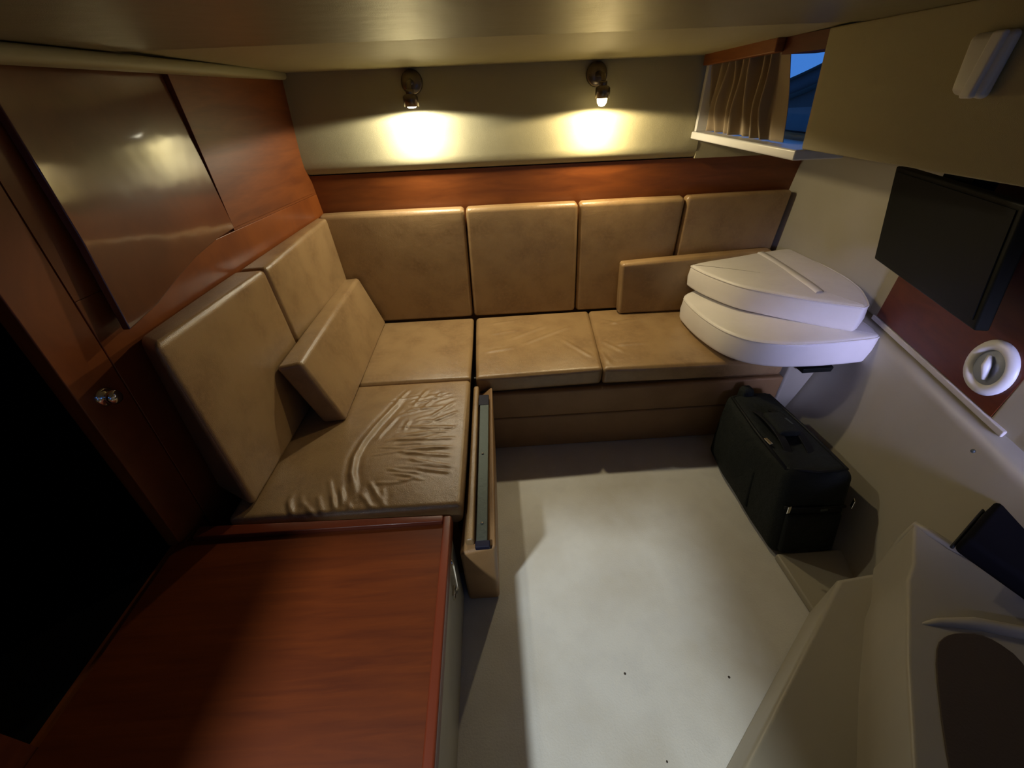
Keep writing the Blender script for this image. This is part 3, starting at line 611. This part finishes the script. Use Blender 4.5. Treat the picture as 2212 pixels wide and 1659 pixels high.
# ------------------------------------------------------------------ moulded companionway steps
st = empty('companionway_steps', (1.0, 0.35, 0), 'white moulded companionway steps in the near right corner', 'steps')
link('kerb', bm_prism([(1.045, 0.830), (1.34, 0.830), (1.34, 0.60), (1.050, 0.60)], 0, 0.032), 'gelcoat', st, smooth=False, bevel=0.008)
link('lower_step', bm_prism([(1.040, 0.612), (0.515, 0.205), (0.10, -0.12), (0.10, -0.8), (1.25, -0.8), (1.25, 0.632), (1.19, 0.626)], 0, 0.250), 'gelcoat', st, smooth=False, bevel=0.014)
up = [(1.178, 0.640), (1.130, 0.585), (1.085, 0.535), (1.030, 0.490), (0.880, 0.320), (0.735, 0.140), (0.42, -0.25), (0.42, -0.8), (1.45, -0.8), (1.45, 0.32), (1.36, 0.42), (1.27, 0.50), (1.215, 0.57), (1.197, 0.640)]
def upz(p): return 0.48 if p[1] < .62 else 0.485
us = link('upper_step', bm_prism(up, 0.24, upz), 'gelcoat', st, smooth=False, bevel=0.012)
link('rim', bm_tube([(1.182, 0.622, 0.245), (1.184, 0.632, 0.32), (1.186, 0.640, 0.42), (1.192, 0.640, 0.482), (1.200, 0.610, 0.486), (1.225, 0.560, 0.486), (1.28, 0.495, 0.486), (1.37, 0.41, 0.486), (1.45, 0.35, 0.486)], 0.011, 10), 'gelcoat', st)
link('ridge', bm_tube([(0.965, 0.385, 0.474), (1.02, 0.385, 0.480), (1.10, 0.375, 0.482), (1.20, 0.345, 0.482), (1.36, 0.29, 0.480)], 0.014, 10, rs=[0.004, 0.010, 0.015, 0.016, 0.016]), 'gelcoat', st)
pp = smooth_poly([(0.955, 0.335), (1.02, 0.362), (1.10, 0.352), (1.13, 0.29), (1.02, 0.13), (0.86, -0.1), (0.66, -0.1), (0.80, 0.14)], 2)
link('tread_pad', bm_prism([(p.x, p.y) for p in pp], 0.476, 0.4835), 'pad', st, smooth=False, bevel=0.002)
pp = smooth_poly([(1.135, 0.270), (1.20, 0.315), (1.42, 0.25), (1.42, -0.5), (0.9, -0.5), (0.90, -0.08), (0.99, 0.08)], 2)
link('wooden_tread', bm_prism([(p.x, p.y) for p in pp], 0.476, 0.498), 'maroon', st, smooth=False, bevel=0.008)
# near-black slab placed over a dark area at the right edge
nb = empty('dark_slab', (1.25, 0.55, 0.5), 'near-black slab at the right edge above the steps', 'case')
link('body', bm_prism([(1.147, 0.528), (1.52, 0.722), (1.46, 0.30), (1.20, 0.36)], 0.54, 0.60), 'slab_black', nb, smooth=False, bevel=0.015)
link('slab_line', bm_tube([(1.145, 0.530, 0.55), (1.30, 0.612, 0.55), (1.50, 0.716, 0.55)], 0.004, 8), 'bag_trim', nb)

# ------------------------------------------------------------------ television, speaker, white wall fitting
tv = empty('television', (1.40, 1.2, 1.1), 'black flat television hung on the right wall above the wood panel', 'television')
dx, dy = -0.170, -0.545; nx, ny = -0.955, 0.298
def tvq(s0, s1, z0, z1, d0, d1):
    def p(s, z, d): return (1.470 + dx * s + nx * d, 1.466 + dy * s + ny * d, z)
    return [p(s1, z0, d0), p(s1, z0, d1), p(s0, z0, d1), p(s0, z0, d0), p(s1, z1, d0), p(s1, z1, d1), p(s0, z1, d1), p(s0, z1, d0)]
def tv_tilt(bm):
    for v in bm.verts: k = (v.co.z - 0.98) * 0.22; v.co.x += nx * k; v.co.y += ny * k
    return bm
link('housing', tv_tilt(bm_hex(tvq(0, 1.04, 0.980, 1.300, -0.035, 0.0))), 'tv', tv, smooth=False, bevel=0.006)
link('screen', tv_tilt(bm_hex(tvq(.03, 1.01, 1.005, 1.285, 0.0, 0.003))), 'tv_screen', tv, smooth=False)
link('wall_bracket', bm_hex(tvq(.35, .65, 1.05, 1.2, -0.12, -0.034)), 'steel', tv, smooth=False)
link('top_mount', bm_hex(tvq(.25, .50, 1.27, 1.312, -0.06, 0.004)), 'tv', tv, smooth=False, bevel=0.004)
sx, sy, sz = 1.412, 0.890, 0.855
sp = empty('speaker', (sx, sy, sz), 'round white flush speaker ring on the maroon wood panel', 'speaker')
ax = Vector((-0.96, 0.27, 0.0)); o_ = Vector((sx + .012, sy, sz))
link('ring', bm_lathe([(0.050, 0.0), (0.080, 0.0), (0.082, 0.006), (0.076, 0.014), (0.062, 0.018), (0.053, 0.014), (0.050, 0.004)], o_, ax, 40), 'white_plastic', sp)
link('cone', bm_lathe([(0.0, 0.006), (0.012, 0.008), (0.018, 0.003), (0.052, 0.008), (0.052, 0.0)], o_, ax, 40), 'vent_blue', sp)
zz = Vector((0, 0, 1)); bb = ax.cross(zz)
link('louvre', bm_tube([o_ + ax * .012 + zz * .030 + bb * .018, o_ + ax * .018 + zz * .006, o_ + ax * .012 - zz * .032 - bb * .014], 0.009, 10, rs=[.005, .011, .006]), 'white_plastic', sp)
fx = empty('wall_fitting', (0.95, 0.95, 1.56), 'white plastic rounded box with a raised rib on the upper right panel', 'fitting')
link('cover', bm_cushion([(0.945, 0.895, 1.508), (0.969, 0.895, 1.508), (0.969, 0.962, 1.512), (0.945, 0.962, 1.520), (0.950, 0.895, 1.612), (0.969, 0.895, 1.612), (0.969, 0.980, 1.615), (0.950, 0.980, 1.608)], 0.010, (3, 8, 8), (0.002, 0, 0)), 'white_plastic', fx)
link('rib', bm_cushion([(0.936, 0.905, 1.510), (0.950, 0.905, 1.510), (0.950, 0.930, 1.510), (0.936, 0.930, 1.510), (0.940, 0.905, 1.612), (0.952, 0.905, 1.612), (0.952, 0.930, 1.612), (0.940, 0.930, 1.612)], 0.005, (2, 3, 8), (0.0, 0, 0)), 'white_plastic', fx)

# small dark specks on the floor
for i, (x, y, r_) in enumerate([(0.672, 0.447, .004), (0.400, 0.261, .003), (0.341, 0.478, .004)]):
    lb = ['dark speck on the floor near the steps', 'tiny dark speck on the floor at the bottom edge', 'faint dark mark on the middle of the floor'][i]
    tag(link('dirt_speck', bm_lathe([(0, 0.0), (r_, 0.0), (r_ * .8, 0.0012), (0, 0.0016)], (x, y, 0.0), (0, 0, 1), 10), 'dirt'), lb, 'speck', 'specks on the floor')
